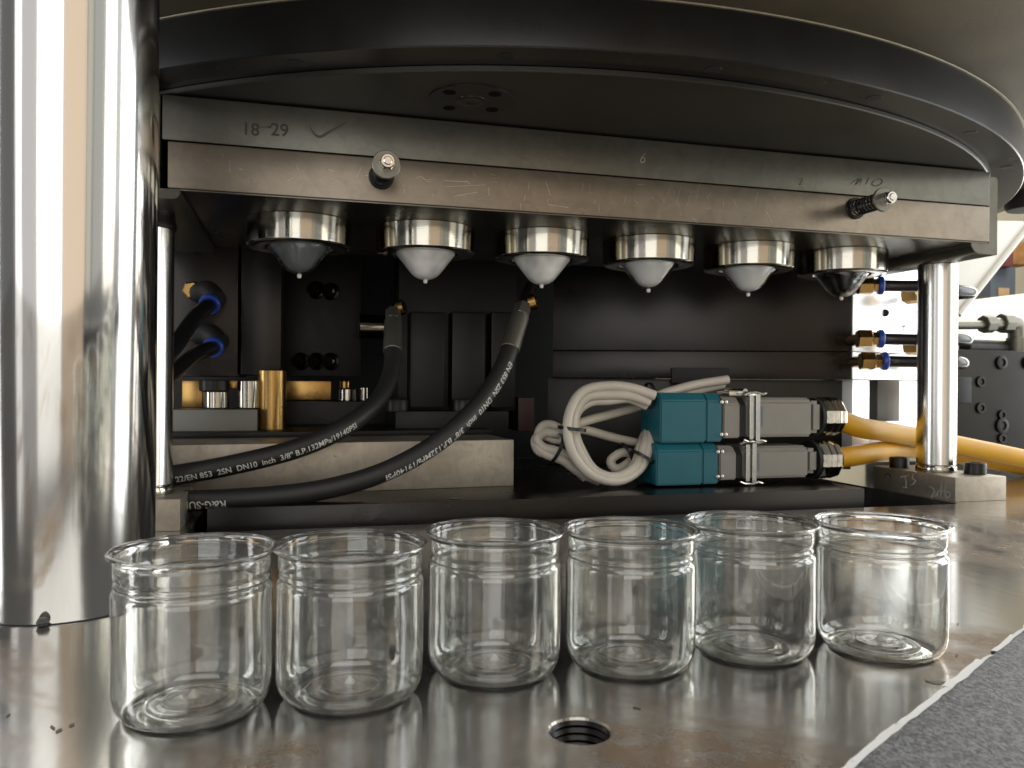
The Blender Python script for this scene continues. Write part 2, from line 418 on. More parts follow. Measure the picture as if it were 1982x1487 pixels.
def on_table(u, v):
    a = (u-CX)/FPX; b = -(v-CY)/FPX
    d = FW+RT*(a*math.cos(ROLL)-b*math.sin(ROLL))+UP*(a*math.sin(ROLL)+b*math.cos(ROLL))
    p = Vector((0, 0, ZC))+d*(-ZC/d.z); p.z = .0003; return p
M_['smear'] = plain('oil_smear', (.10, .075, .05), .35, .3, var=.5, scale=90)
def late_stains():
    for ln, wd in (([(98, 1406), (106, 1412)], 3), ([(108, 1418), (120, 1412)], 3), ([(134, 1407), (144, 1402)], 3.2), ([(12, 1388), (20, 1383)], 2.),
                   ([(1790, 1318), (1812, 1322), (1830, 1321)], 3), ([(1225, 1370), (1240, 1373)], 2), ([(1850, 1270), (1853, 1271)], 3), ([(1853, 1208), (1855, 1209)], 2.4)):
        strokes("oil_smear", [ln], wd, 'smear', tab, on_table)
# raised bed plate behind the trench
bp = own_origin(B().box((-.110, 1.068, -.13), (.862, 1.9, .02), .0012).build("bed_plate", 'blockdark', None))
tag(bp, "dark steel bed plate behind the row of jars carrying hoses and connectors", "plate")
for px, py in ((690, 971), (880, 963)):
    p = at(px, py, 1.09); B().cyl((p.x, 1.09, .0202), (p.x, 1.09, .0208), .0085, 20).build("plug", 'darkmetal', bp)

# rear housing closing the machine
own_origin(tag(B().box((-1.1, 2.02, -.14), (.95, 2.08, .52), .002).build("rear_housing", 'blackpaint', None), "black machine housing at the very back behind the hoses", "housing"))

# ================================================================== turntable
TC = Vector((.441, 1.754))
tt = thing("turntable", "dark round steel turntable overhead with a bolted outer ring", "turntable", (TC.x, TC.y, .515))
B().lathe([(0, .5160), (.9515, .5160), (.9530, .5175), (.9530, .5215), (.94, .5215)], 160, (TC.x, TC.y, 0)).build("disc", 'disc', tt, 30)
B().lathe([(.9530, .5222), (.9985, .5222), (1.0, .5237), (1.0, .5775), (.95, .5775)], 200, (TC.x, TC.y, 0)).build("outer_ring", 'ringm', tt, 30)
for k in range(-2, 4):
    a = R(-90.6+13.3*k); x, y = TC.x+.9765*math.cos(a), TC.y+.9765*math.sin(a)
    B().lathe([(.0092, .5220), (.0088, .5217), (.0, .5217)], 24, (x, y, 0)).build("screw_hole", 'gasket', tt)
fl = B().lathe([(0, .5145), (.0505, .5145), (.0512, .5152), (.0512, .516)], 64, (.1955, .925, 0)).build("flange", 'darkmetal', tt)
B().lathe([(0, .5152), (.0085, .5140), (.0165, .5135), (.018, .514), (.0182, .5146)], 32, (.1955, .925, 0)).build("hub_bolt", 'blockdark', fl)
for k in range(4):
    a = R(35+90*k); B().lathe([(0, .5141), (.0075, .5141), (.0078, .5145)], 20, (.1955+.037*math.cos(a), .925+.037*math.sin(a), 0)).build("bolt_hole", 'void', fl)
up_ = B().lathe([(.95, .5782), (1.134, .5782), (1.137, .581), (1.137, .64), (0, .64)], 200, (TC.x, TC.y, 0)).build("upper_plate", 'brownplate', tt, 30)
B().lathe([(.999, .5766), (1.0022, .5768), (1.0028, .5781), (.999, .5781)], 220, (TC.x, TC.y, 0)).build("seam_bead", metal('worn_edge', (.24, .21, .15), .5, .6, .5, 60), tt, 30)
# dark clamp under the upper plate, top left
p = at(444, 24, .80)
o = own_origin(B().prism([(-.32, .578), (-.049, .578), (-.049, .60), (-.32, .60)], .56, .73).build("clamp_block", 'darkmetal', None))
tag(o, "dark steel block under the edge of the turntable beside the big column", "block")
B().box((-.32, .56, .573), (-.055, .74, .5779), .001).build("clamp_plate", 'darkmetal', o)

# ================================================================== plates, rails
lp = own_origin(B().box((-.1490, 1.0, .4055), (1.0305, 1.42, .4598), .0018).build("lower_plate", 'bar', None))
tag(lp, "scratched lower steel plate with two spring bolts on its front edge", "plate")
B().box((-.147, 1.0025, .4034), (1.029, 1.415, .4053), .0004).build("underside_shade_sheet", metal('underside_shade', (.13, .12, .10), .3, .95, .25, 8), lp)  # dark sheet added under the plate, standing in for its shaded underside
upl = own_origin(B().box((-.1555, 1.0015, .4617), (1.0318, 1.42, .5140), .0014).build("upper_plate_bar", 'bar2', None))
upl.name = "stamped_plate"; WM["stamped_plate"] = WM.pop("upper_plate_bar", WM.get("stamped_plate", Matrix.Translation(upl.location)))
tag(upl, "shade-toned upper steel plate stamped 18-29 directly under the turntable", "plate")
p = at(474, 261, 1.0015); face_text("stamped_number", "18", p.x, 1.0011, p.z, .0165, 'stamp', upl)
p = at(524, 262, 1.0015); face_text("stamped_number", "29", p.x, 1.0011, p.z, .0205, 'stamp', upl)
def fr_at(Y):
    return lambda u, v: at(u, v, Y)
strokes("stamped_arrow", [[(500, 246), (524, 246)], [(518, 243), (525, 246), (518, 248)]], .9, 'stamp', upl, fr_at(1.0011))
strokes("check_mark", [[(599, 243), (604, 254), (613, 263), (622, 264), (636, 256), (652, 247), (670, 237)]], 2.6, 'ink', upl, fr_at(1.0010))
strokes("scribed_number", [[(1249, 297), (1243, 304), (1240, 311), (1243, 315), (1248, 312), (1247, 306), (1241, 307)]], .7, 'scratch', upl, fr_at(1.0010))
strokes("pencil_number", [[(1645, 357), (1655, 350), (1663, 346), (1656, 358), (1668, 346), (1664, 358)], [(1682, 345), (1676, 357)],
    [(1701, 347), (1692, 350), (1688, 357), (1697, 360), (1708, 353), (1704, 346), (1696, 348)]], 1.0, 'ink', upl, fr_at(1.0010))
strokes("pencil_scribble", [[(1545, 348), (1553, 345), (1551, 353), (1547, 358), (1556, 356)]], .7, 'ink', upl, fr_at(1.0010))
# scratches on the lower plate
sl = [[(1232, 382), (1229, 389), (1234, 392), (1229, 396)], [(1213, 375), (1207, 398)], [(1355, 352), (1347, 392)], [(1338, 372), (1330, 398)],
      [(1483, 408), (1495, 432)], [(1467, 372), (1462, 398)], [(1376, 372), (1369, 384)], [(986, 362), (990, 352)], [(925, 372), (880, 380)], [(860, 350), (905, 352)],
      [(860, 362), (940, 358)], [(1130, 352), (1126, 370)], [(1142, 355), (1141, 373)], [(586, 352), (577, 370)], [(556, 350), (568, 345)], [(640, 356), (655, 352)],
      [(1318, 362), (1308, 398)], [(1300, 356), (1292, 378)], [(1100, 402), (1060, 396)], [(806, 345), (815, 342), (824, 349), (836, 347)], [(445, 310), (445, 334)], [(574, 318), (578, 330)],
      [(1056, 352), (1066, 380)], [(1420, 385), (1426, 402)], [(700, 322), (690, 345)]]
for k in range(46):
    x_ = random.choice((random.uniform(330, 1900), random.gauss(880, 90), random.gauss(1340, 90))); x_ = min(1890, max(335, x_))
    y_ = 272+.0782*(x_-322)+random.uniform(12, 82-.008*x_); a_ = random.choice((random.gauss(1.7, .35), random.gauss(.1, .3))); l_ = random.uniform(3, 16)
    sl.append([(x_, y_), (x_+l_*math.cos(a_), y_+l_*math.sin(a_))])
for s_ in sl: strokes("scratch", [s_], random.uniform(.12, .36), 'scratch', lp, fr_at(.9996))
def spring_bolt(px, py, label):
    c = at(px, py, 1.0)
    sb = B().lathe([(.0105, .0), (.0158, .0), (.0158, .0025), (.0150, .0035), (.0115, .0035), (.0105, .0025), (.0105, 0)], 36, c, (0, -1, 0)).build("spring_bolt", 'darkmetal', lp)
    sb["label"] = label
    pts = []; turns = 8; L = .052
    for i in range(turns*16+1):
        a = 2*math.pi*i/16; pts.append(c+Vector((.0108*math.cos(a), -.004-L*i/(turns*16), .0108*math.sin(a))))
    B().tube(pts, .0015, 6).build("spring", 'darkmetal', sb)
    B().cyl(c+Vector((0, 0, 0)), c+Vector((0, -.078, 0)), .0048, 20, .0006).build("stud", 'zinc', sb)
    y0 = -.056
    B().lathe([(.0048, 0), (.0160, 0), (.0167, .0007), (.0167, .0034), (.0160, .0042), (.0048, .0042)], 40, c+Vector((0, y0, 0)), (0, -1, 0)).build("washer", 'pipe', sb)
    B().lathe([(.0048, 0), (.0090, 0), (.0094, .0006), (.0094, .009), (.0084, .0102), (.0080, .0135), (.0074, .0145), (.0050, .0145)], 6, c+Vector((0, y0-.0042, 0)), (0, -1, 0)).build("hex_nut", 'zinc', sb, 20)
    B().lathe([(.0048, .0104), (.0078, .0104), (.0082, .0112), (.0082, .0152), (.0074, .0164), (.0052, .0164), (.0050, .0152)], 28, c+Vector((0, y0-.0042, 0)), (0, -1, 0)).build("nut_collar", 'zinc', sb)
spring_bolt(738, 343, "spring bolt seen nearly end-on over the second neck ring")
spring_bolt(1655, 404, "spring bolt with coils showing near the right end of the plate")
# guide rails gripping the plates
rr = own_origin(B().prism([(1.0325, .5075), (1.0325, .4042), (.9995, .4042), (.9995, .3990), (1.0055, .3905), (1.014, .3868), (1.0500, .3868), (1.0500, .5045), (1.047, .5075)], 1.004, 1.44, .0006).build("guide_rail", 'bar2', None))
tag(rr, "L-shaped steel guide rail holding the right end of the plates", "rail", "guide rails at the plate ends")
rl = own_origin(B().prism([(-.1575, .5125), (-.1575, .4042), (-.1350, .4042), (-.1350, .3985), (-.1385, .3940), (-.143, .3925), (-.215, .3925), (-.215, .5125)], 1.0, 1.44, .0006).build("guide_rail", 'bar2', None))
tag(rl, "L-shaped steel guide rail at the left plate end behind the big column", "rail", "guide rails at the plate ends")

# ================================================================== columns and base blocks
tb = thing("tie_bar_column", "thick polished chrome column standing on the table at the far left", "column", (-.179, .718, 0))
B().lathe([(.0636, .0007), (.0643, .0018), (.0643, .9)], 96, (-.179, .718, 0)).build("shaft", 'chrome', tb)
B().lathe([(0, .0002), (.0636, .0002), (.0636, .0008), (.0, .0008)], 96, (-.179, .718, 0)).build("base_gap", 'gasket', tb)
B().lathe([(0, 0), (.0035, .0006), (.0045, .003), (.003, .006), (0, .0068)], 16, (-.1795, .6525, 0)).build("dirt_drop", 'ink', tb)

def rod(x, y, z0, z1, label):
    t = thing("guide_rod", label, "rod", (x, y, z0), "chrome guide rods under the rails")
    B().lathe([(.0295, z0+.0105), (.0308, z0+.012), (.0308, z1)], 64, (x, y, 0)).build("shaft", 'satin', t)
    B().lathe([(0, z0), (.0316, z0), (.0320, z0+.001), (.0320, z0+.006), (.0305, z0+.0095), (.028, z0+.0098), (.028, z0+.0115), (0, z0+.0115)], 64, (x, y, 0)).build("foot_collar", 'turned', t)
    return t
rod(1.046, 1.120, .0388, .386, "chrome guide rod with warm streaks beside the orange cables")
lr = rod(-.1845, 1.092, .0388, .371, "slim visible edge of chrome guide rod behind the big column")
B().lathe([(.0312, .371), (.0335, .372), (.0335, .3795), (.0312, .385), (.0312, .3926)], 48, (-.1845, 1.092, 0)).build("dark_sleeve", 'darkmetal', lr)

bb = own_origin(B().box((.9980, 1.029, 0), (1.0975, 1.214, .0384), .0014).build("base_block", 'block', None))
tag(bb, "milled steel foot block with chalk date under the right chrome rod", "block", "foot blocks of the rods")
for x, y in ((1.073, 1.066), (1.022, 1.178)):
    s_ = socket_screw((x, y, .0384), .0165, .0185, (0, 0, 1)).build("cap_screw", 'darkmetal', bb)
def side_fr(X):
    def f(u, v):
        a = (u-CX)/FPX; b = -(v-CY)/FPX
        d = FW+RT*(a*math.cos(ROLL)-b*math.sin(ROLL))+UP*(a*math.sin(ROLL)+b*math.cos(ROLL))
        return Vector((0, 0, ZC))+d*(X/d.x)
    return f
sf = side_fr(.9976)
strokes("chalk_letters", [[(1742, 924), (1758, 921)], [(1751, 923), (1754, 935), (1753, 944)], [(1747, 943), (1757, 944)], [(1768, 916), (1766, 926), (1772, 931), (1766, 938), (1761, 939)]], 1.1, 'chalk', bb, sf)
strokes("chalk_date", [[(1798, 941), (1806, 946), (1808, 952), (1803, 962), (1811, 960)], [(1811, 953), (1815, 957), (1811, 960), (1810, 955)], [(1822, 938), (1821, 962)], [(1815, 956), (1818, 950), (1827, 952)],
    [(1832, 933), (1829, 950), (1831, 962), (1837, 962), (1839, 955), (1834, 951), (1830, 956)]], 1.0, 'chalk', bb, sf)
strokes("marker_arc", [[(1711, 924), (1716, 917), (1722, 919), (1724, 928)]], 1.0, 'ink', bb, sf)
lb = own_origin(B().box((-.236, 1.03, 0), (-.1362, 1.150, .0384), .0014).build("base_block", 'block', None))
tag(lb, "stained steel foot block half hidden behind the big column and left jar", "block", "foot blocks of the rods")

# ================================================================== neck rings and preforms
XS = [.0, .1768, .3530, .5280, .7035, .8795]; YC = 1.15
nr = thing("neck_ring", "", "mould ring", (0, 0, 0), "turned neck rings under the plate")
B().lathe([(.046, .4033), (.0712, .4033), (.0718, .4025), (.0706, .3690), (.0692, .3670), (.0675, .3662), (.048, .3662), (.046, .367), (.046, .4033)], 96).build("ring_body", 'turned', nr, 30)
B().lathe([(.0432, .374), (.0458, .3720), (.0458, .3700), (.0432, .3700)], 72).build("inner_lip", 'zinc', nr)
shell = []
out = [(.0415, .3760), (.0428, .3740), (.0430, .3690), (.0422, .3662), (.0380, .3608), (.0290, .3492), (.0228, .3412), (.0200, .3379), (.0165, .3348), (.0120, .3322), (.0065, .3305), (0, .3299)]
inn = [(0, .3317), (.0060, .3322), (.0110, .3338), (.0151, .3361), (.0184, .3390), (.0210, .3421), (.0273, .3503), (.0364, .3620), (.0404, .3672), (.0408, .3700), (.0400, .3760)]
pf = thing("preform", "", "preform", (0, 0, 0), "plastic preforms hanging in the neck rings")
B().lathe([(.0400, .3760)]+out+inn, 72).build("clear_shell", 'pet2', pf, 50)
B().lathe([(0, .3304), (.0031, .3301), (.0029, .3270), (.0023, .3252), (0, .3249)], 16).build("gate_tip", 'whitetip', pf)
core = B().lathe([(.0385, .378), (.0385, .3700), (.0365, .3655), (.0250, .3505), (.0190, .3425), (.0168, .3398), (.0138, .3372), (.0100, .3350), (.0055, .3336), (0, .3331)], 64).build("frosted_core", 'core', pf, 60)
LB = ["far left", "second from left", "third from left", "fourth from left", "fifth from left", "far right"]
LP = ["clear preform with grey dark inside, hanging at the far left", "bright frosted white preform, second from left of the row", "frosted preform with grey streak, third from left over the hose fitting",
      "frosted preform fourth from left, above the teal housings", "frosted preform fifth from left, above the grey connector hoods", "fully clear dark preform at the right end beside the bright block"]
for i, x in enumerate(XS):
    r_ = nr if i == 0 else copy_tree(nr, (x, YC, 0))
    if i == 0: r_.location = (x, YC, 0)
    r_["label"] = f"polished steel neck ring, {LB[i]} of the six under the plate"
proto = pf
for i, x in enumerate(XS):
    c_ = copy_tree(proto, (x, YC, 0)); c_["label"] = LP[i]
    c_.rotation_euler.z = .7*i
    for ch in list(c_.children):
        if i in (1, 2) and ch.name.startswith("clear_shell"):
            me = ch.data.copy(); me.materials.clear(); ch.data = me; me.materials.append(M_['frost']); ch.name = "frosted_shell"
    if i in (0, 5):
        for ch in list(c_.children):
            if ch.name.startswith("frosted_core"):
                me = ch.data.copy(); me.materials.clear(); ch.data = me
                me.materials.append(M_['greycore']); ch.name = "grey_core"
                if i == 5: me.materials.clear(); me.materials.append(M_['pet2']); ch.name = "clear_core"
for ch in list(proto.children): bpy.data.objects.remove(ch)
bpy.data.objects.remove(proto)

# ================================================================== jars
def offset(prof, d):
    out = []
    for i, p in enumerate(prof):
        a = prof[max(i-1, 0)]; b = prof[min(i+1, len(prof)-1)]; tx, tz = b[0]-a[0], b[1]-a[1]; l = math.hypot(tx, tz)
        out.append((max(0, p[0]-tz/l*d), p[1]+tx/l*d))
    return out
jo = [(0, .0046), (.008, .0042), (.0150, .0036), (.0163, .0040), (.0172, .0036), (.0180, .0030), (.0245, .0024), (.0258, .0027), (.0268, .0019), (.0300, .0007), (.0330, 0),
      (.0356, .0006), (.0386, .0025), (.0408, .0053), (.0422, .0087), (.0429, .0127), (.0430, .0172), (.0431, .034), (.0430, .048), (.0430, .0605), (.0430, .0622), (.0426, .0640), (.0414, .0650), (.0409, .0658), (.0410, .0665),
      (.0417, .0673), (.0418, .0681), (.0411, .0689), (.0408, .0696), (.0410, .0704), (.0418, .0715), (.0420, .0730), (.0420, .0775), (.0421, .0795), (.0427, .0810), (.0440, .0819), (.0455, .0824)]
ji = offset(jo, .00075)[::-1]
ji = [(p[0], p[1]+(.0010 if p[0] < .032 else .0006 if p[0] < .0345 else 0)) for p in ji if p[1] < .0800]
rim = [(.0458, .0829), (.0458, .0835), (.0453, .0840), (.0440, .0840), (.0426, .0833), (.0417, .0820), (.0413, .0803)]
JK, JZ = .967, 1.047   # overall size of the jar
jb = B(); jb.lathe([(r_*JK, z_*JZ) for r_, z_ in jo+rim+ji[:-1]+[(0, jo[0][1]+.0020)]], 96)
JP = [(-.0564, .4851, "clear plastic jar at the near left, overlapping the big chrome column"), (.0313, .4860, "second clear plastic jar from the big column, with white gate nub inside"),
      (.1243, .5035, "third clear plastic jar from the left, behind and left of the threaded hole"), (.2155, .4947, "fourth clear plastic jar from the left, behind and right of the threaded hole"),
      (.3079, .4975, "fifth clear plastic jar from the left, beneath the teal connectors"), (.4006, .4790, "rightmost clear plastic jar, nearest the grey speckled slab")]
j0 = None
for i, (x, y, lab) in enumerate(JP):
    x *= JK; y *= JK
    if i == 0:
        j0 = jb.build("plastic_jar", 'pet', None, 60); j = j0
        nub = B().lathe([(0, .0104), (.0012, .0098), (.0030, .0068), (.0042, .0060), (0, .0059)], 16).build("gate_nub", 'whitetip', j0)
        nub.matrix_parent_inverse = Matrix()
        j.location = (x, y, .0003)
    else: j = copy_tree(j0, (x, y, .0003))
    j.rotation_euler.z = 1.3*i+.4; j.scale = (1+.004*math.sin(i*2.1),)*2+(1+.006*math.cos(i*3.3),)
    tag(j, lab, "jar", "clear plastic jars lined up on the table")

# ================================================================== hoses
def hose(name, pts, r, label, txts, end_dir):
    path = curve(pts, 10); t = thing(name, label, "hose", tuple(path[0]))
    h = B().tube(path, r, 20).build("rubber_hose", 'rubber', t, 60)
    S = [0.]
    for a, b in zip(path, path[1:]): S.append(S[-1]+(b-a).length)
    def frame(s):
        s = max(0, min(S[-1]-1e-6, s)); i = max(k for k in range(len(S)-1) if S[k] <= s); f = (s-S[i])/(S[i+1]-S[i])
        p = path[i].lerp(path[i+1], f); ta = (path[min(i+1, len(path)-1)]-path[max(i-1, 0)]).normalized(); tb_ = (path[min(i+2, len(path)-1)]-path[i]).normalized()
        tg = ta.lerp(tb_, f).normalized(); view = (Vector((0, 0, ZC))-p).normalized()
        fr = (view-tg*view.dot(tg)).normalized(); return p, tg, fr, fr.cross(tg)
    def along(px, py):
        best = min(range(len(path)), key=lambda k: (lambda q: (q[0]-px)**2+(q[1]-py)**2)(proj(path[k]))); return S[best]
    for body, a, b, phi, flip in txts:
        s0, s1 = sorted((along(*a), along(*b))); vs, fs = text_mesh(body, 1.); x0 = min(v.x for v in vs); x1 = max(v.x for v in vs); k = (s1-s0)/(x1-x0)
        hh = min(.72*r/.72, k*1.0); out = []
        for v in vs:
            u = (v.x-x0)*k; hgt = (v.y-.35)*k*1.1
            s = s1-u if flip else s0+u; an = phi+(-hgt if flip else hgt)/r
            p, tg, fr, upv = frame(s); out.append(p+(fr*math.cos(an)+upv*math.sin(an))*(r+.0003))
        B().raw(out, fs).build("printed_text", 'printing', h, 0)
    e = path[-1]; d = (path[-1]-path[-3]).normalized()
    B().cyl(e-d*.012, e+d*.055, r*1.12, 24, .001, r*1.04).build("ferrule", 'pipe', t)
    B().lathe([(0, 0), (r*.85, 0), (r*.95, .002), (r*.95, .022), (r*.8, .024), (0, .024)], 6, e+d*.055, d).build("hex_nut", 'pipe', t, 20)
    B().cyl(e+d*.079, e+d*.12, r*.62, 20, .001).build("nipple", 'darkmetal', t)
    B().lathe([(r*.5, -.006), (r*.95, -.006), (r*.95, .006), (r*.5, .006)], 24, e+d*.085+Vector((r*.9, -.003, 0)), Vector((1, -.5, .3))).build("banjo_ring", 'brass', t)
    return t
def proj(p):
    v = p-Vector((0, 0, ZC)); d = v.dot(FW); a2 = v.dot(RT)/d; b2 = v.dot(UP)/d
    a = a2*math.cos(ROLL)+b2*math.sin(ROLL); b = -a2*math.sin(ROLL)+b2*math.cos(ROLL); return CX+FPX*a, CY-FPX*b
hose("hydraulic_hose", [at(255, 930, 1.17), at(345, 919, 1.152), at(450, 900, 1.146), at(560, 873, 1.150), at(640, 842, 1.165), at(700, 805, 1.19), at(740, 762, 1.23), at(758, 715, 1.27), at(760, 670, 1.30)], .0138,
     "black hydraulic hose bending up to the fitting left of the ribbed casting", [('22/EN 853  2SN  DN10  inch  3/8" B.P.132MPa/19140PSI', (347, 925), (680, 825), -.45, False)], None)
hose("hydraulic_hose", [at(356, 970, 1.108), at(400, 969, 1.104), at(440, 967, 1.10), at(540, 960, 1.098), at(640, 945, 1.102), at(740, 915, 1.11), at(830, 868, 1.125), at(900, 812, 1.145), at(950, 752, 1.17), at(978, 700, 1.19), at(990, 665, 1.205)], .0140,
     "black hydraulic hose curving across the front to the fitting under the third preform", [('R&G-SUN', (357, 975), (437, 968), -.45, True), ('EN 853 2SN  DN10  inch  3/8" B.P.132MPa/19140PSI', (742, 922), (975, 705), -.75, True)], None)

# ================================================================== low structures behind
def rot_box(a, b, depth, z0, z1, bevel=.0012):
    """box whose front lower edge runs from a to b (x, y)"""
    a = Vector(a); b = Vector(b); L = (b-a).length; an = math.atan2(b.y-a.y, b.x-a.x)
    return B().box((0, 0, z0), (L, depth, z1), bevel).xf(Matrix.Translation((a.x, a.y, 0)) @ Matrix.Rotation(an, 4, 'Z'))
o = own_origin(rot_box((-.30, 1.166), (.3275, 1.208), .20, .0203, .0925).build("support_bar", 'block', None)); tag(o, "stained light steel bar lying on the bed plate behind the hoses", "bar")
pl = own_origin(rot_box((-.30, 1.30), (.325, 1.34), .40, .0930, .1010).build("sole_plate", 'blackpaint', None)); tag(pl, "thin black plate on top of the light steel bar", "plate")
def pbox(x0, x1, y0, y1, Y, depth, bevel=.001):
    a = at(x0, y1, Y); b = at(x1, y0, Y); return B().box((a.x, Y, a.z), (b.x, Y+depth, b.z), bevel)
# ribbed casting
ca = thing("ribbed_casting", "black ribbed casting standing at the back between the two hoses", "casting", tuple(at(890, 850, 1.42)))
pbox(765, 985, 796, 849, 1.40, .22, .003).build("foot", 'blackpaint', ca)
pbox(770, 1000, 500, 795, 1.47, .1).build("web", 'blackpaint', ca)
for x0, x1 in ((793, 862), (874, 940), (950, 996)): pbox(x0, x1, 605, 790, 1.43, .06, .004).build("rib", 'blackpaint', ca)
for x in (771, 900):
    p = at(x, 797, 1.41); socket_screw(p+Vector((0, .02, 0)), .021, .022, (0, 0, 1)).build("cap_screw", 'darkmetal', ca)
o = own_origin(pbox(1003, 1034, 770, 835, 1.46, .08).build("red_block", 'red', None)); tag(o, "dull red block in the dark beside the ribbed casting", "block")
# left clamp unit
cl = thing("clamp_half", "dark steel clamp half hanging at the left behind the chrome rod", "clamp", tuple(at(450, 725, 1.40)))
pbox(270, 462.5, 400, 727, 1.40, .25).build("outer_plate", 'blockdark', cl)
pbox(465.5, 546, 400, 725, 1.395, .25, .0016).build("inner_plate", 'blockdark', cl)
pbox(547, 700, 420, 728, 1.66, .1).build("rear_plate", 'blackpaint', cl)
for px, py in ((583, 700), (613, 700), (641, 700), (613, 562), (641, 565)):
    p = at(px, py, 1.66); B().lathe([(0, .026), (.011, .026), (.013, .022), (.013, .006), (.018, .004), (.018, 0)], 20, p, (-.35, -1, 0)).build("screw", 'blockdark', cl)
p = at(694, 632, 1.62); q = at(770, 634, 1.62)
B().cyl(p, q, .024, 32, .002).build("cross_pin", 'turned', cl)
g = thing("brass_post", "polished brass post standing below the dark clamp half", "post", tuple(at(525, 850, 1.385)))
p = at(525, 850, 1.385); B().lathe([(0, p.z), (.0225, p.z), (.0235, p.z+.001), (.0235, .199)], 48, (p.x, p.y+.02, 0)).build("post_shaft", 'brass', g)
B().cyl((p.x, p.y+.02, p.z-.005), (p.x, p.y+.02, p.z), .03, 40, .001).build("post_foot", 'darkmetal', g)
o = own_origin(pbox(260, 498, 793, 866, 1.36, .1, .0018).build("grey_block", 'block', None)); o["label"] = "grey oxidised steel block at the far left below the clamp half"; o["category"] = "block"
o.data.materials[0] = metal("grey_oxide", (.2, .205, .19), .5, .5, .3, 14, spots=.4)
for px, yt, yb, r_, mt, lab in ((415, 736, 757, .024, 'darkmetal', "black roller under the left clamp half"), (419, 758, 790, .020, 'turned', "bright roller on the grey block under the black roller"),
                            (482, 737, 790, .019, 'turned', "bright roller on the grey block beside the brass post")):
    a = at(px, yb, 1.40); b = at(px, yt, 1.40); ro = own_origin(B().cyl((a.x, 1.40, a.z), (b.x, 1.40, b.z), r_, 36, .001).build("roller", mt, None)); tag(ro, lab, "roller")
o = own_origin(pbox(352, 392, 737, 789, 1.44, .01).build("brass_strip", 'brass', None)); tag(o, "upright brass strip at the left of the rollers", "strip")
o = own_origin(pbox(436, 460, 737, 752, 1.445, .01).build("brass_strip", 'brass', None)); tag(o, "small brass strip between the two bright rollers", "strip")
o = own_origin(pbox(550, 641, 738, 774, 1.6, .02, .0015).build("brass_strip", 'brass', None)); tag(o, "dim brass strip right of the brass post in the dark", "strip")
for i, (x0, x1, y0, y1, mt) in enumerate(((657, 676, 738, 752, 'brass'), (655, 690, 753, 776, 'turned'), (696, 712, 750, 776, 'turned'), (761, 767, 738, 768, 'brass'), (774, 780, 748, 768, 'turned'))):
    a = at((x0+x1)/2, y1, 1.62); b = at((x0+x1)/2, y0, 1.62); r_ = (at(x1, y0, 1.62).x-at(x0, y0, 1.62).x)/2
    ro = own_origin(B().cyl((a.x, 1.62, a.z), (b.x, 1.62, b.z), r_, 24, .001).build("pin", mt, None))
    tag(ro, ["short brass pin left of the rising hose, upper", "dark steel pin below the short brass pin", "slim steel pin just left of the rising hose", "slim brass pin just right of the rising hose", "slim steel pin right of the slim brass pin"][i], "pin")
own_origin(tag(pbox(550, 770, 778, 850, 1.56, .2).build("low_block", 'blackpaint', None), "black block in the dark behind the left hose", "block"))
# pneumatic fittings at the left
for i, (a, b, c) in enumerate((((384, 567), (407, 588), (340, 668)), ((386, 648), (414, 672), (336, 722)))):
    t = thing("air_fitting", ["upper black push-in fitting with blue collar on the left clamp half", "lower black push-in fitting with blue collar on the left clamp half"][i], "fitting", tuple(at(*a, 1.39)), "push-in fittings on the left clamp half")
    p = at(*a, 1.392); q = at(*b, 1.33); s_ = at(*c, 1.20)
    B().lathe([(0, 0), (.014, 0), (.015, .002), (.015, .012), (.012, .014), (0, .014)], 6, p+Vector((-.008, .008, .004)), (-.2, -1, 0)).build("hex_body", 'brass', t, 20)
    pts = curve([p+Vector((0, .004, 0)), p+Vector((.018, -.028, 0)), q+Vector((.008, .012, .006))], 5)
    B().tube(pts, .0165, 16).build("elbow", 'gasket', t)
    d = (s_-q).normalized(); B().lathe([(.011, -.003), (.0155, -.003), (.0165, 0), (.0165, .005), (.0150, .007), (.011, .007)], 28, q, d).build("release_collar", 'blue', t)
    B().tube(curve([q, q.lerp(s_, .5)+Vector((0, 0, .006)), s_, s_+(s_-q)*.5], 6), .0118, 14).build("air_tube", 'tube', t)

# ================================================================== right clamp wall
def wall_pts(x0, x1, Yr=1.30, ang=20):
    """a wall turned toward the camera: point at pixel x on the plane through (1.02, 1.30)"""
    out = []
    for x in (x0, x1):
        d = at(x, 745, 1.); k = d.x/d.y; c, s = math.cos(R(ang)), math.sin(R(ang))
        t = (1.02-k*Yr)/(c+k*s); out.append((1.02-c*t, Yr+s*t))
    return out
def zat(px, py, P):
    d = math.hypot(P[0], P[1]); p = at(px, py, P[1]); return p.z
L, Rr = wall_pts(1070, 1648)
zs = zat(1648, 681, Rr); zb = zat(1648, 735, Rr)
cw = thing("clamp_block", "dark milled clamp block at the back right behind the connectors", "block", (L[0], L[1], zb))
rot_box(L, Rr, .12, zs+.0007, .42).build("upper_slab", 'blockdark', cw)
rot_box(L, Rr, .12, zb, zs-.0007).build("lower_slab", 'blockdark', cw)
L2, R2 = wall_pts(1060, 1648, 1.318)
rot_box(L2, R2, .1, .0205, zb-.001).build("plinth", 'darkmetal', cw)
L3, R3 = wall_pts(1300, 1412, 1.285)
rot_box(L3, R3, .02, zat(1350, 742, R3), zat(1350, 712, R3)).build("switch_box", 'gasket', cw)
def bright_pts(x0, x1, back=0):
    out = []
    for x in (x0, x1):
        d = at(x, 745, 1.); k = d.x/d.y; c, s = math.cos(R(18)), math.sin(R(18)); x_, y_ = 1.021-s*back*0, 1.30+back
        t = (k*y_-x_)/(c-k*s); out.append((x_+c*t, y_+s*t))
    return out
WL, WR = bright_pts(1650, 1800)
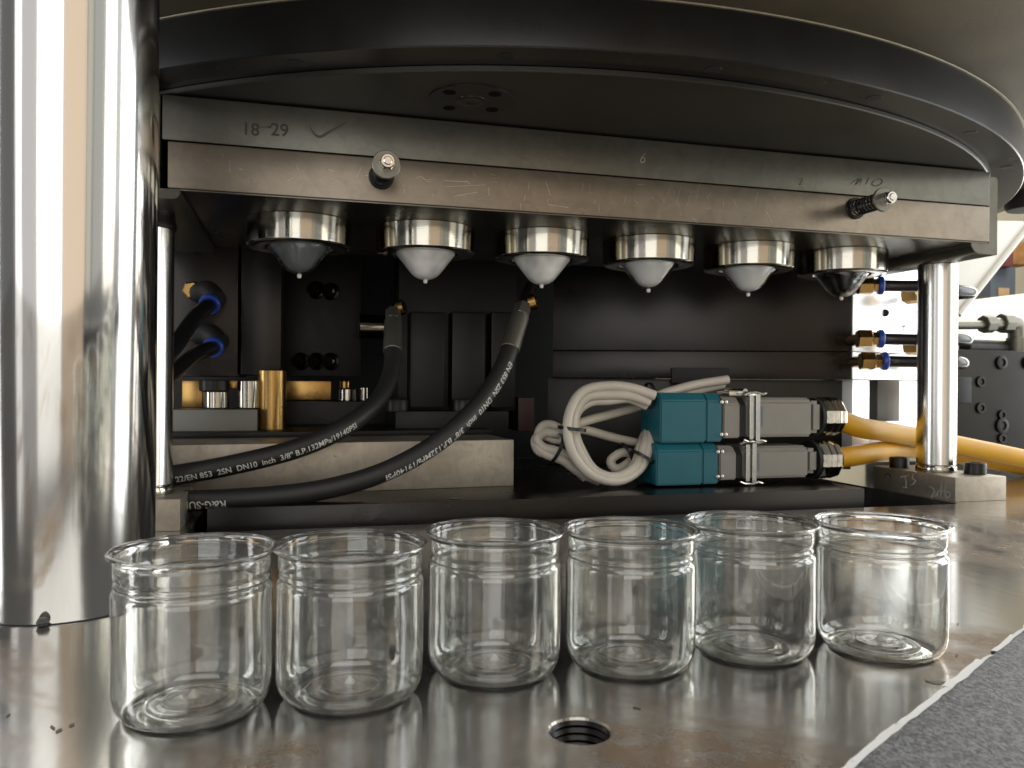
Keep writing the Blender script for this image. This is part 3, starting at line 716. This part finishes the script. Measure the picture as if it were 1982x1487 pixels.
zt = .42; z_bot = zat(1650, 888, WL)
aw = thing("bright_block", "brilliant white-lit aluminium block behind the right chrome rod", "block", (WL[0], WL[1], z_bot))
rot_box(WL, WR, .10, zs+.0008, zt).build("upper_slab", 'alu', aw)
rot_box(WL, WR, .10, zb+.0006, zs-.0008).build("middle_slab", 'alu', aw)
SL, SR = bright_pts(1683, 1741)
rot_box(WL, SL, .10, z_bot, zb-.0006).build("leg", 'alu', aw)
rot_box(SR, WR, .10, z_bot, zb-.0006).build("leg", 'alu', aw)
rot_box(SL, SR, .03, z_bot, zat(1700, 817, SL)).build("sill", 'alu', aw)
s2, s3 = bright_pts(1678, 1746, .05); rot_box(s2, s3, .01, z_bot, zb).build("slot_back", 'darkmetal', aw)
q, _ = bright_pts(1712, 1720, -.0015); B().cyl((q[0], q[1], zat(1712, 606, q)), (q[0]-.001, q[1]-.0012, zat(1712, 606, q)), .0075, 20).build("drilled_hole", 'gasket', aw)
def wall_fr(u, v):
    q, _ = bright_pts(u, u+1, -.002); return Vector((q[0], q[1], zat(u, v, q)))
strokes("pencil_note", [[(1742, 636), (1746, 628), (1750, 634), (1757, 616)], [(1752, 622), (1748, 640), (1756, 628)]], .7, 'ink', aw, wall_fr)

# ------------------------------------------------------------------ air lines on the bright block
AF = ["upper brass air fitting with blue collar by the clear preform", "middle brass air fitting with blue collar on the bright block", "lower brass air fitting with blue collar on the bright block"]
for i, (hx, bx, py, ex, ey) in enumerate(((1678, 1703, 553, 1888, 566), (1676, 1703, 656, 1880, 658), (1682, 1711, 699, 1872, 704))):
    t = thing("air_line", AF[i], "air line", tuple(at(hx, py, 1.25)), "air lines on the bright block")
    p = at(hx, py, 1.245); q = at(bx, py, 1.235); ax = (q-p).normalized(); r_ = .0165
    B().lathe([(0, -.016), (r_*.95, -.016), (r_*1.05, -.014), (r_*1.05, .008), (r_*.95, .010), (r_*.8, .011), (r_*.8, .02), (0, .02)], 6, p, ax).build("hex_body", 'brass', t, 20)
    B().cyl(p+Vector((-.004, .0, 0)), p+Vector((.02, .075, 0)), .011, 20, .001).build("stem", 'brass', t)
    B().lathe([(.008, -.004), (r_*.92, -.004), (r_*1.02, -.001), (r_*1.02, .004), (r_*.9, .006), (.008, .006)], 28, q, ax).build("release_collar", 'blue', t)
    e = at(ex-8, ey, 1.235)
    B().tube(curve([q-ax*.004, at(1740, py+1, 1.228), at(1800, py+2, 1.215), at(1850, ey-4, 1.215), e, e+Vector((.004, .03, 0)), e+Vector((-.02, .06, -.002)), at(1830, ey+6, 1.31), at(1790, ey+8, 1.33)], 8), .0105, 14).build("air_tube", 'tube', t)
t = thing("brass_plug", "brass hex plug half hidden behind the chrome rod, above", "plug", tuple(at(1752, 575, 1.29)))
B().lathe([(0, 0), (.016, 0), (.017, .002), (.017, .03), (0, .03)], 6, at(1752, 573, 1.30), (.3, -1, 0)).build("hex_body", 'brass', t, 20)
t = thing("brass_plug", "brass hex plug half hidden behind the chrome rod, below the middle tube", "plug", tuple(at(1755, 673, 1.29)))
B().lathe([(0, 0), (.015, 0), (.016, .002), (.016, .03), (0, .03)], 6, at(1755, 672, 1.30), (.3, -1, 0)).build("hex_body", 'brass', t, 20)

# ================================================================== connectors
def connector(z0, h, xo, Y, label, tilt):
    """x runs along the plug from the teal bulkhead housing to the cable gland"""
    t = thing("plug_connector", label, "connector", (.541+xo, Y, z0), "heavy-duty plug connectors")
    D = .074
    def sec(x0, x1, i0, i1, bev, name, mat, par=t, ch=.012):
        y0, y1, a, b = Y+i0, Y+D-i0, z0+i1, z0+h-i1
        poly = [(y0, a), (y1, a), (y1, b), (y0+ch, b), (y0, b-ch)] if ch else [(y0, a), (y1, a), (y1, b), (y0, b)]
        return B().prism(poly, x0+xo, x1+xo, bev, 'yz').build(name, mat, par)
    hs = sec(.541, .620, 0, .0, .0022, "bulkhead_housing", 'teal')
    sec(.6206, .6480, .0008, .0006, .002, "housing_flange", 'teal')
    sec(.6485, .6512, .003, .004, .0004, "gasket", 'gasket')
    hd = sec(.6515, .6815, .0030, .006, .002, "hood_base", 'greyhood')
    for z in (.012, h-.014):
        for x in (.6462, .6550):
            B().lathe([(0, .003), (.0028, .0024), (.0034, 0)], 14, (x+xo, Y+.001+(0 if x < .65 else .002), z0+z), (0, -1, 0)).build("screw", 'zinc', hd)
    sec(.682, .6935, .005, .008, .0008, "seal", 'gasket')
    ho = sec(.694, .815, .0042, .007, .0035, "hood", 'greyhood', ch=.006)
    sec(.8155, .8385, .010, .012, .006, "cable_entry", 'greyhood', ch=0)
    # locking lever: steel strap over the joint with a hook at either end
    lv = B().prism([(.6945, z0+.004), (.7015, z0+.004), (.7015, z0+h-.003), (.6945, z0+h-.003)], Y-.0045, Y-.0012, .0006).xf(Matrix.Translation((xo, 0, 0))).build("locking_lever", 'zinc', t)
    B().prism([(.7050, z0+.002), (.7125, z0+.002), (.7125, z0+h-.001), (.7050, z0+h-.001)], Y-.006, Y-.0015, .0006).xf(Matrix.Translation((xo, 0, 0))).build("lever_strap", 'zinc', lv)
    for zz, s in ((z0+.003, -1), (z0+h-.002, 1)):
        B().tube([(x+xo, Y-.004+dy, zz+dz*s) for x, dy, dz in ((.684, .0, .0), (.692, 0, .003), (.706, 0, .0035), (.716, 0, .001), (.724, 0, .003))], .0022, 8).build("lever_hook", 'zinc', lv)
    B().prism([(.7135, z0+h*.26), (.7215, z0+h*.33), (.7215, z0+h*.72), (.7135, z0+h*.78)], Y+.0005, Y+.0042, .0006).xf(Matrix.Translation((xo, 0, 0))).build("lever_peg", 'bluegrey', lv)
    if tilt:
        B().box((.666+xo, Y+.01, z0+h-.004), (.716+xo, Y+.05, z0+h+.003), .001).build("top_latch", 'zinc', lv)
        B().cyl((.690+xo, Y+.002, z0+h+.003), (.690+xo, Y+.06, z0+h+.003), .0045, 16).build("latch_pin", 'zinc', lv)
    c = (xo, Y+D/2, z0+h/2); g = Vector((.8385+xo, Y+D/2, z0+h/2))
    B().lathe([(0, 0), (.0315, 0), (.0315, .006), (.030, .007), (0, .007)], 40, g, (1, 0, 0)).build("gland_ring", 'gasket', t)
    gn = B().lathe([(.010, .007), (.031, .007), (.033, .009), (.033, .019), (.0315, .0205), (.0315, .0225), (.033, .024), (.033, .032), (.0315, .0345), (.0325, .036), (.0325, .043), (.029, .048), (.018, .049), (.018, .04)], 10, g, (1, 0, 0)).build("cable_gland", 'nickel', t, 22)
    return g
gl = connector(.0238, .0655, -.004, 1.135, "lower plug connector with teal housing resting on the bed plate", False)
gu = connector(.0905, .0775, .002, 1.135, "upper plug connector with teal housing stacked on the lower one", True)
ya = thing("orange_cable", "thick orange cable from the upper plug connector passing over the other", "cable", tuple(gu), "thick orange cables")
B().tube(curve([gu+Vector((.035, 0, 0)), at(1662, 827, 1.185), at(1715, 836, 1.215), at(1770, 846, 1.24), at(1845, 860, 1.25), at(1982, 888, 1.25), at(2060, 905, 1.25)], 10), .0180, 20).build("cable_sheath", 'yellow', ya)
yb_ = thing("orange_cable", "thick orange cable from the lower plug connector dipping behind the other", "cable", tuple(gl), "thick orange cables")
B().tube(curve([gl+Vector((.035, 0, 0)), at(1657, 882, 1.19), at(1715, 872, 1.24), at(1770, 868, 1.285), at(1845, 879, 1.297), at(1982, 903, 1.297), at(2060, 918, 1.297)], 10), .0180, 20).build("cable_sheath", 'yellow', yb_)

# ================================================================== white cable bundle
wb = thing("cable_bundle", "coiled off-white cables tied with black straps left of the connectors", "cables", tuple(at(1160, 935, 1.16)))
def cable(pts, r=.0078): B().tube(curve([at(*p) for p in pts], 7), r, 12).build("cable", 'cable', wb, 60)
LOOP = [(1268, 766), (1225, 752), (1180, 747), (1132, 756), (1106, 788), (1098, 832), (1110, 880), (1146, 920), (1196, 931), (1238, 908), (1256, 868), (1264, 828), (1296, 800)]
def loop(k, dy, Y, wob=0., r=.0082):
    pts = []
    for i, (x, y) in enumerate(LOOP):
        f = 1 if i in (0, 5, 9) else 1+wob*math.sin(i*1.7+k*9)
        pts.append((1182+(x-1182)*k*f, 842+(y-842)*k*f+dy, Y+.012*math.sin(i*.9+k*5)+(.03 if i > 10 else 0)))
    cable(pts, r)
loop(1.0, 0, 1.148, 0, .0076); loop(.87, 2, 1.156, .035, .0076); loop(.94, -3, 1.164, .05, .0070); loop(.80, 5, 1.166, .07, .0066)
cable([(1408, 735, 1.235), (1345, 745, 1.23), (1290, 760, 1.215), (1262, 768, 1.20), (1200, 763, 1.186), (1150, 772, 1.182)], .0078)
cable([(1400, 744, 1.25), (1345, 757, 1.245), (1268, 778, 1.225), (1190, 800, 1.205), (1125, 818, 1.20), (1085, 838, 1.20), (1056, 838, 1.205), (1040, 850, 1.20), (1052, 866, 1.195), (1080, 874, 1.19), (1112, 892, 1.186), (1146, 916, 1.176), (1180, 924, 1.17)], .0074)
cable([(1256, 862, 1.23), (1190, 848, 1.22), (1130, 832, 1.21), (1092, 832, 1.212), (1064, 822, 1.215), (1046, 830, 1.21), (1040, 862, 1.20), (1058, 880, 1.19), (1090, 892, 1.182), (1124, 916, 1.172), (1160, 932, 1.168)], .0074)
cable([(1110, 850, 1.205), (1075, 852, 1.21), (1046, 842, 1.212), (1035, 856, 1.206), (1046, 876, 1.196), (1076, 882, 1.188), (1104, 902, 1.18), (1134, 926, 1.172)], .0070)
cable([(1262, 900, 1.19), (1236, 884, 1.196), (1206, 876, 1.20), (1182, 892, 1.20), (1196, 908, 1.194), (1228, 884, 1.20), (1250, 842, 1.205), (1264, 806, 1.215)], .0074)
def tie(px, py, Y, r, ax):
    c = at(px, py, Y); B().lathe([(r, -.0026), (r+.0018, -.0026), (r+.0018, .0026), (r, .0026)], 28, c, ax).build("cable_tie", 'tie', wb)
tie(1107, 830, 1.158, .0205, (.12, 0, 1)); tie(1074, 869, 1.186, .0235, (.95, 0, -.45)); tie(1258, 766, 1.172, .0195, (1, 0, .1)); tie(1243, 885, 1.160, .0190, (.5, 0, .85)); tie(1212, 878, 1.19, .017, (.9, 0, .5))

# ================================================================== things beyond on the right
mf = thing("valve_manifold", "black manifold block with recessed screws at the right edge", "manifold", tuple(at(1920, 880, 1.62)))
pbox(1836, 2120, 683, 880, 1.62, .3, .003).build("manifold_body", 'darkmetal', mf)
for px, py, r_ in ((1937, 702, .017), (1989, 702, .017), (1897, 739, .014), (1897, 790, .014), (1938, 803, .012), (1938, 824, .019), (1938, 849, .012)):
    socket_screw(at(px, py, 1.62), r_, .006, (0, -1, 0)).build("cap_screw", 'darkmetal', mf)
pbox(1846, 1881, 730, 780, 1.60, .03, .002).build("label_pocket", 'blackpaint', mf)
pp = thing("pipe_elbow", "dull steel pipe with coupling and elbow above the black manifold", "pipe", tuple(at(1966, 683, 1.70)))
B().cyl(at(1780, 630, 1.70), at(1905, 629, 1.70), .0115, 20).build("pipe_run", 'pipe', pp)
B().cyl(at(1902, 628, 1.70), at(1921, 627, 1.70), .0235, 8, .002).build("coupling_nut", 'pipe', pp, 20)
B().cyl(at(1921, 627, 1.70), at(1936, 627, 1.70), .0165, 20).build("nipple", 'pipe', pp)
B().cyl(at(1936, 626, 1.70), at(1955, 626, 1.70), .026, 8, .002).build("coupling_nut", 'pipe', pp, 20)
B().tube(curve([at(1954, 626, 1.70), at(1962, 627, 1.70), at(1968, 636, 1.70), at(1969, 684, 1.70)], 6), .022, 20).build("elbow", 'pipe', pp)
B().cyl(at(1969, 654, 1.70), at(1969, 684, 1.70), .0265, 24, .001).build("collar", 'pipe', pp)
o = own_origin(B().cyl(at(1866, 672, 1.72), at(1955, 675, 1.72), .021, 24, .003).build("black_hose_stub", 'rubber', None)); tag(o, "short black hose stub lying on the black manifold", "hose")
pa, pb, pc, pd = at(1800, 590, 2.5), at(2120, 552, 2.5), at(2120, 668, 2.5), at(1800, 668, 2.5)
o = own_origin(B().prism([(p.x, p.z) for p in (pd, pc, pb, pa)], 2.5, 2.9, .004).build("cream_cabinet", 'cream', None)); tag(o, "pale cream cabinet top glowing behind the pipe elbow", "cabinet")
P4 = [at(1760, 395, 2.0), at(2060, 430, 2.0), at(2040, 352, 2.0)]
poly = [at(1700, 424, 2.0), at(1982, 428, 2.0), at(1990, 440, 2.0), at(1853, 612, 2.0), at(1700, 660, 2.0)]
o = own_origin(B().prism([(p.x, p.z) for p in poly], 2.0, 2.03, .002).build("chute_panel", 'white', None)); tag(o, "white sheet-metal chute with a slanting edge behind the right rod", "chute")
e0, e1 = at(1990, 437, 2.0), at(1853, 610, 2.0); dd = (e1-e0).normalized()
B().tube([e0+Vector((0, -.004, 0)), e1+Vector((0, -.004, 0))], .009, 8).build("folded_edge", 'white', o)
cb = thing("control_box", "blue-grey box with a tan paper label far behind on the right", "box", tuple(at(1940, 580, 3.5)))
pbox(1917, 1966, 517, 600, 3.5, .2, .004).build("box_body", 'bluegrey', cb)
pbox(1933, 1954, 558, 573, 3.49, .008).build("paper_label", 'tan', cb)
o = own_origin(pbox(1936, 1964, 484, 516, 3.45, .15, .02).build("dark_bundle", 'clutter2', None)); tag(o, "maroon bundle lying on the far blue-grey box", "bundle")
o = own_origin(pbox(1955, 1998, 468, 512, 3.62, .15, .02).build("cardboard_box", 'clutter1', None)); tag(o, "orange-brown carton far behind at the right edge", "carton")
o = own_origin(pbox(1860, 1915, 470, 640, 3.9, .1, .004).build("shelf_post", 'tan', None)); tag(o, "tan upright panel far behind beside the blue-grey box", "panel")
p = at(1990, 404, 1.30); bz = thing("rubber_buffer", "black round rubber buffer hanging at the right edge under the turntable", "buffer", (p.x, p.y, p.z-.004))
B().lathe([(0, p.z-.004), (.038, p.z-.003), (.042, p.z+.003), (.042, p.z+.038), (.0, p.z+.038)], 40, (p.x, p.y, 0)).build("buffer_pad", 'rubber', bz)
B().cyl((p.x, p.y, p.z+.038), (p.x, p.y, .579), .030, 32).build("buffer_stem", 'darkmetal', bz)

late_stains()
# ================================================================== speckled slab in the lower right corner
za = .03
e0 = Vector((.208, .269)); e1 = Vector((.445, .403)); d = (e1-e0).normalized(); n_ = Vector((d.y, -d.x))
e0 -= d*.12; e1 += d*.25
sl_ = thing("speckled_slab", "grey speckled slab with a chipped white edge in the lower right corner", "slab", (e0.x, e0.y, .001))
c3 = e1+n_*.16; c4 = e0+n_*.16
N = 90; edge = []
random.seed(11)
for i in range(N+1):
    f = i/N; j = .0003*math.sin(i*1.9)+random.uniform(-.0005, .0005); edge.append(e0.lerp(e1, f)+n_*(.0022+j))
B().prism([(p.x, p.y) for p in edge]+[(c3.x, c3.y), (c4.x, c4.y)], .001, za, 0, 'xy').build("slab_body", 'pad', sl_, 20)
b = B()
i = 0
while i < N:
    m = min(N, i+random.choice((2, 3, 4, 6))); wv = random.uniform(.0018, .0042); hz = random.uniform(.0004, .0016)
    seg = edge[i:m+1]; inner = [p+n_*.0007 for p in seg]; outer = [p-n_*(wv+random.uniform(-.0004, .0004)) for p in seg]
    k = len(seg); g = d*.0004
    vs = [(p.x, p.y, za+.0004) for p in inner]+[(p.x, p.y, za-.0004+hz*.3) for p in outer]+[(p.x, p.y, za-.009) for p in outer]
    fs = [(q, q+1, k+q+1, k+q) for q in range(k-1)]+[(k+q, k+q+1, 2*k+q+1, 2*k+q) for q in range(k-1)]
    b.raw(vs, fs); i = m if random.random() < .7 else m+1
bmesh.ops.recalc_face_normals(b.b, faces=b.b.faces)
b.build("chipped_edge", plain('chipped_white', (.9, .9, .88), .5, var=.04), sl_, 0)
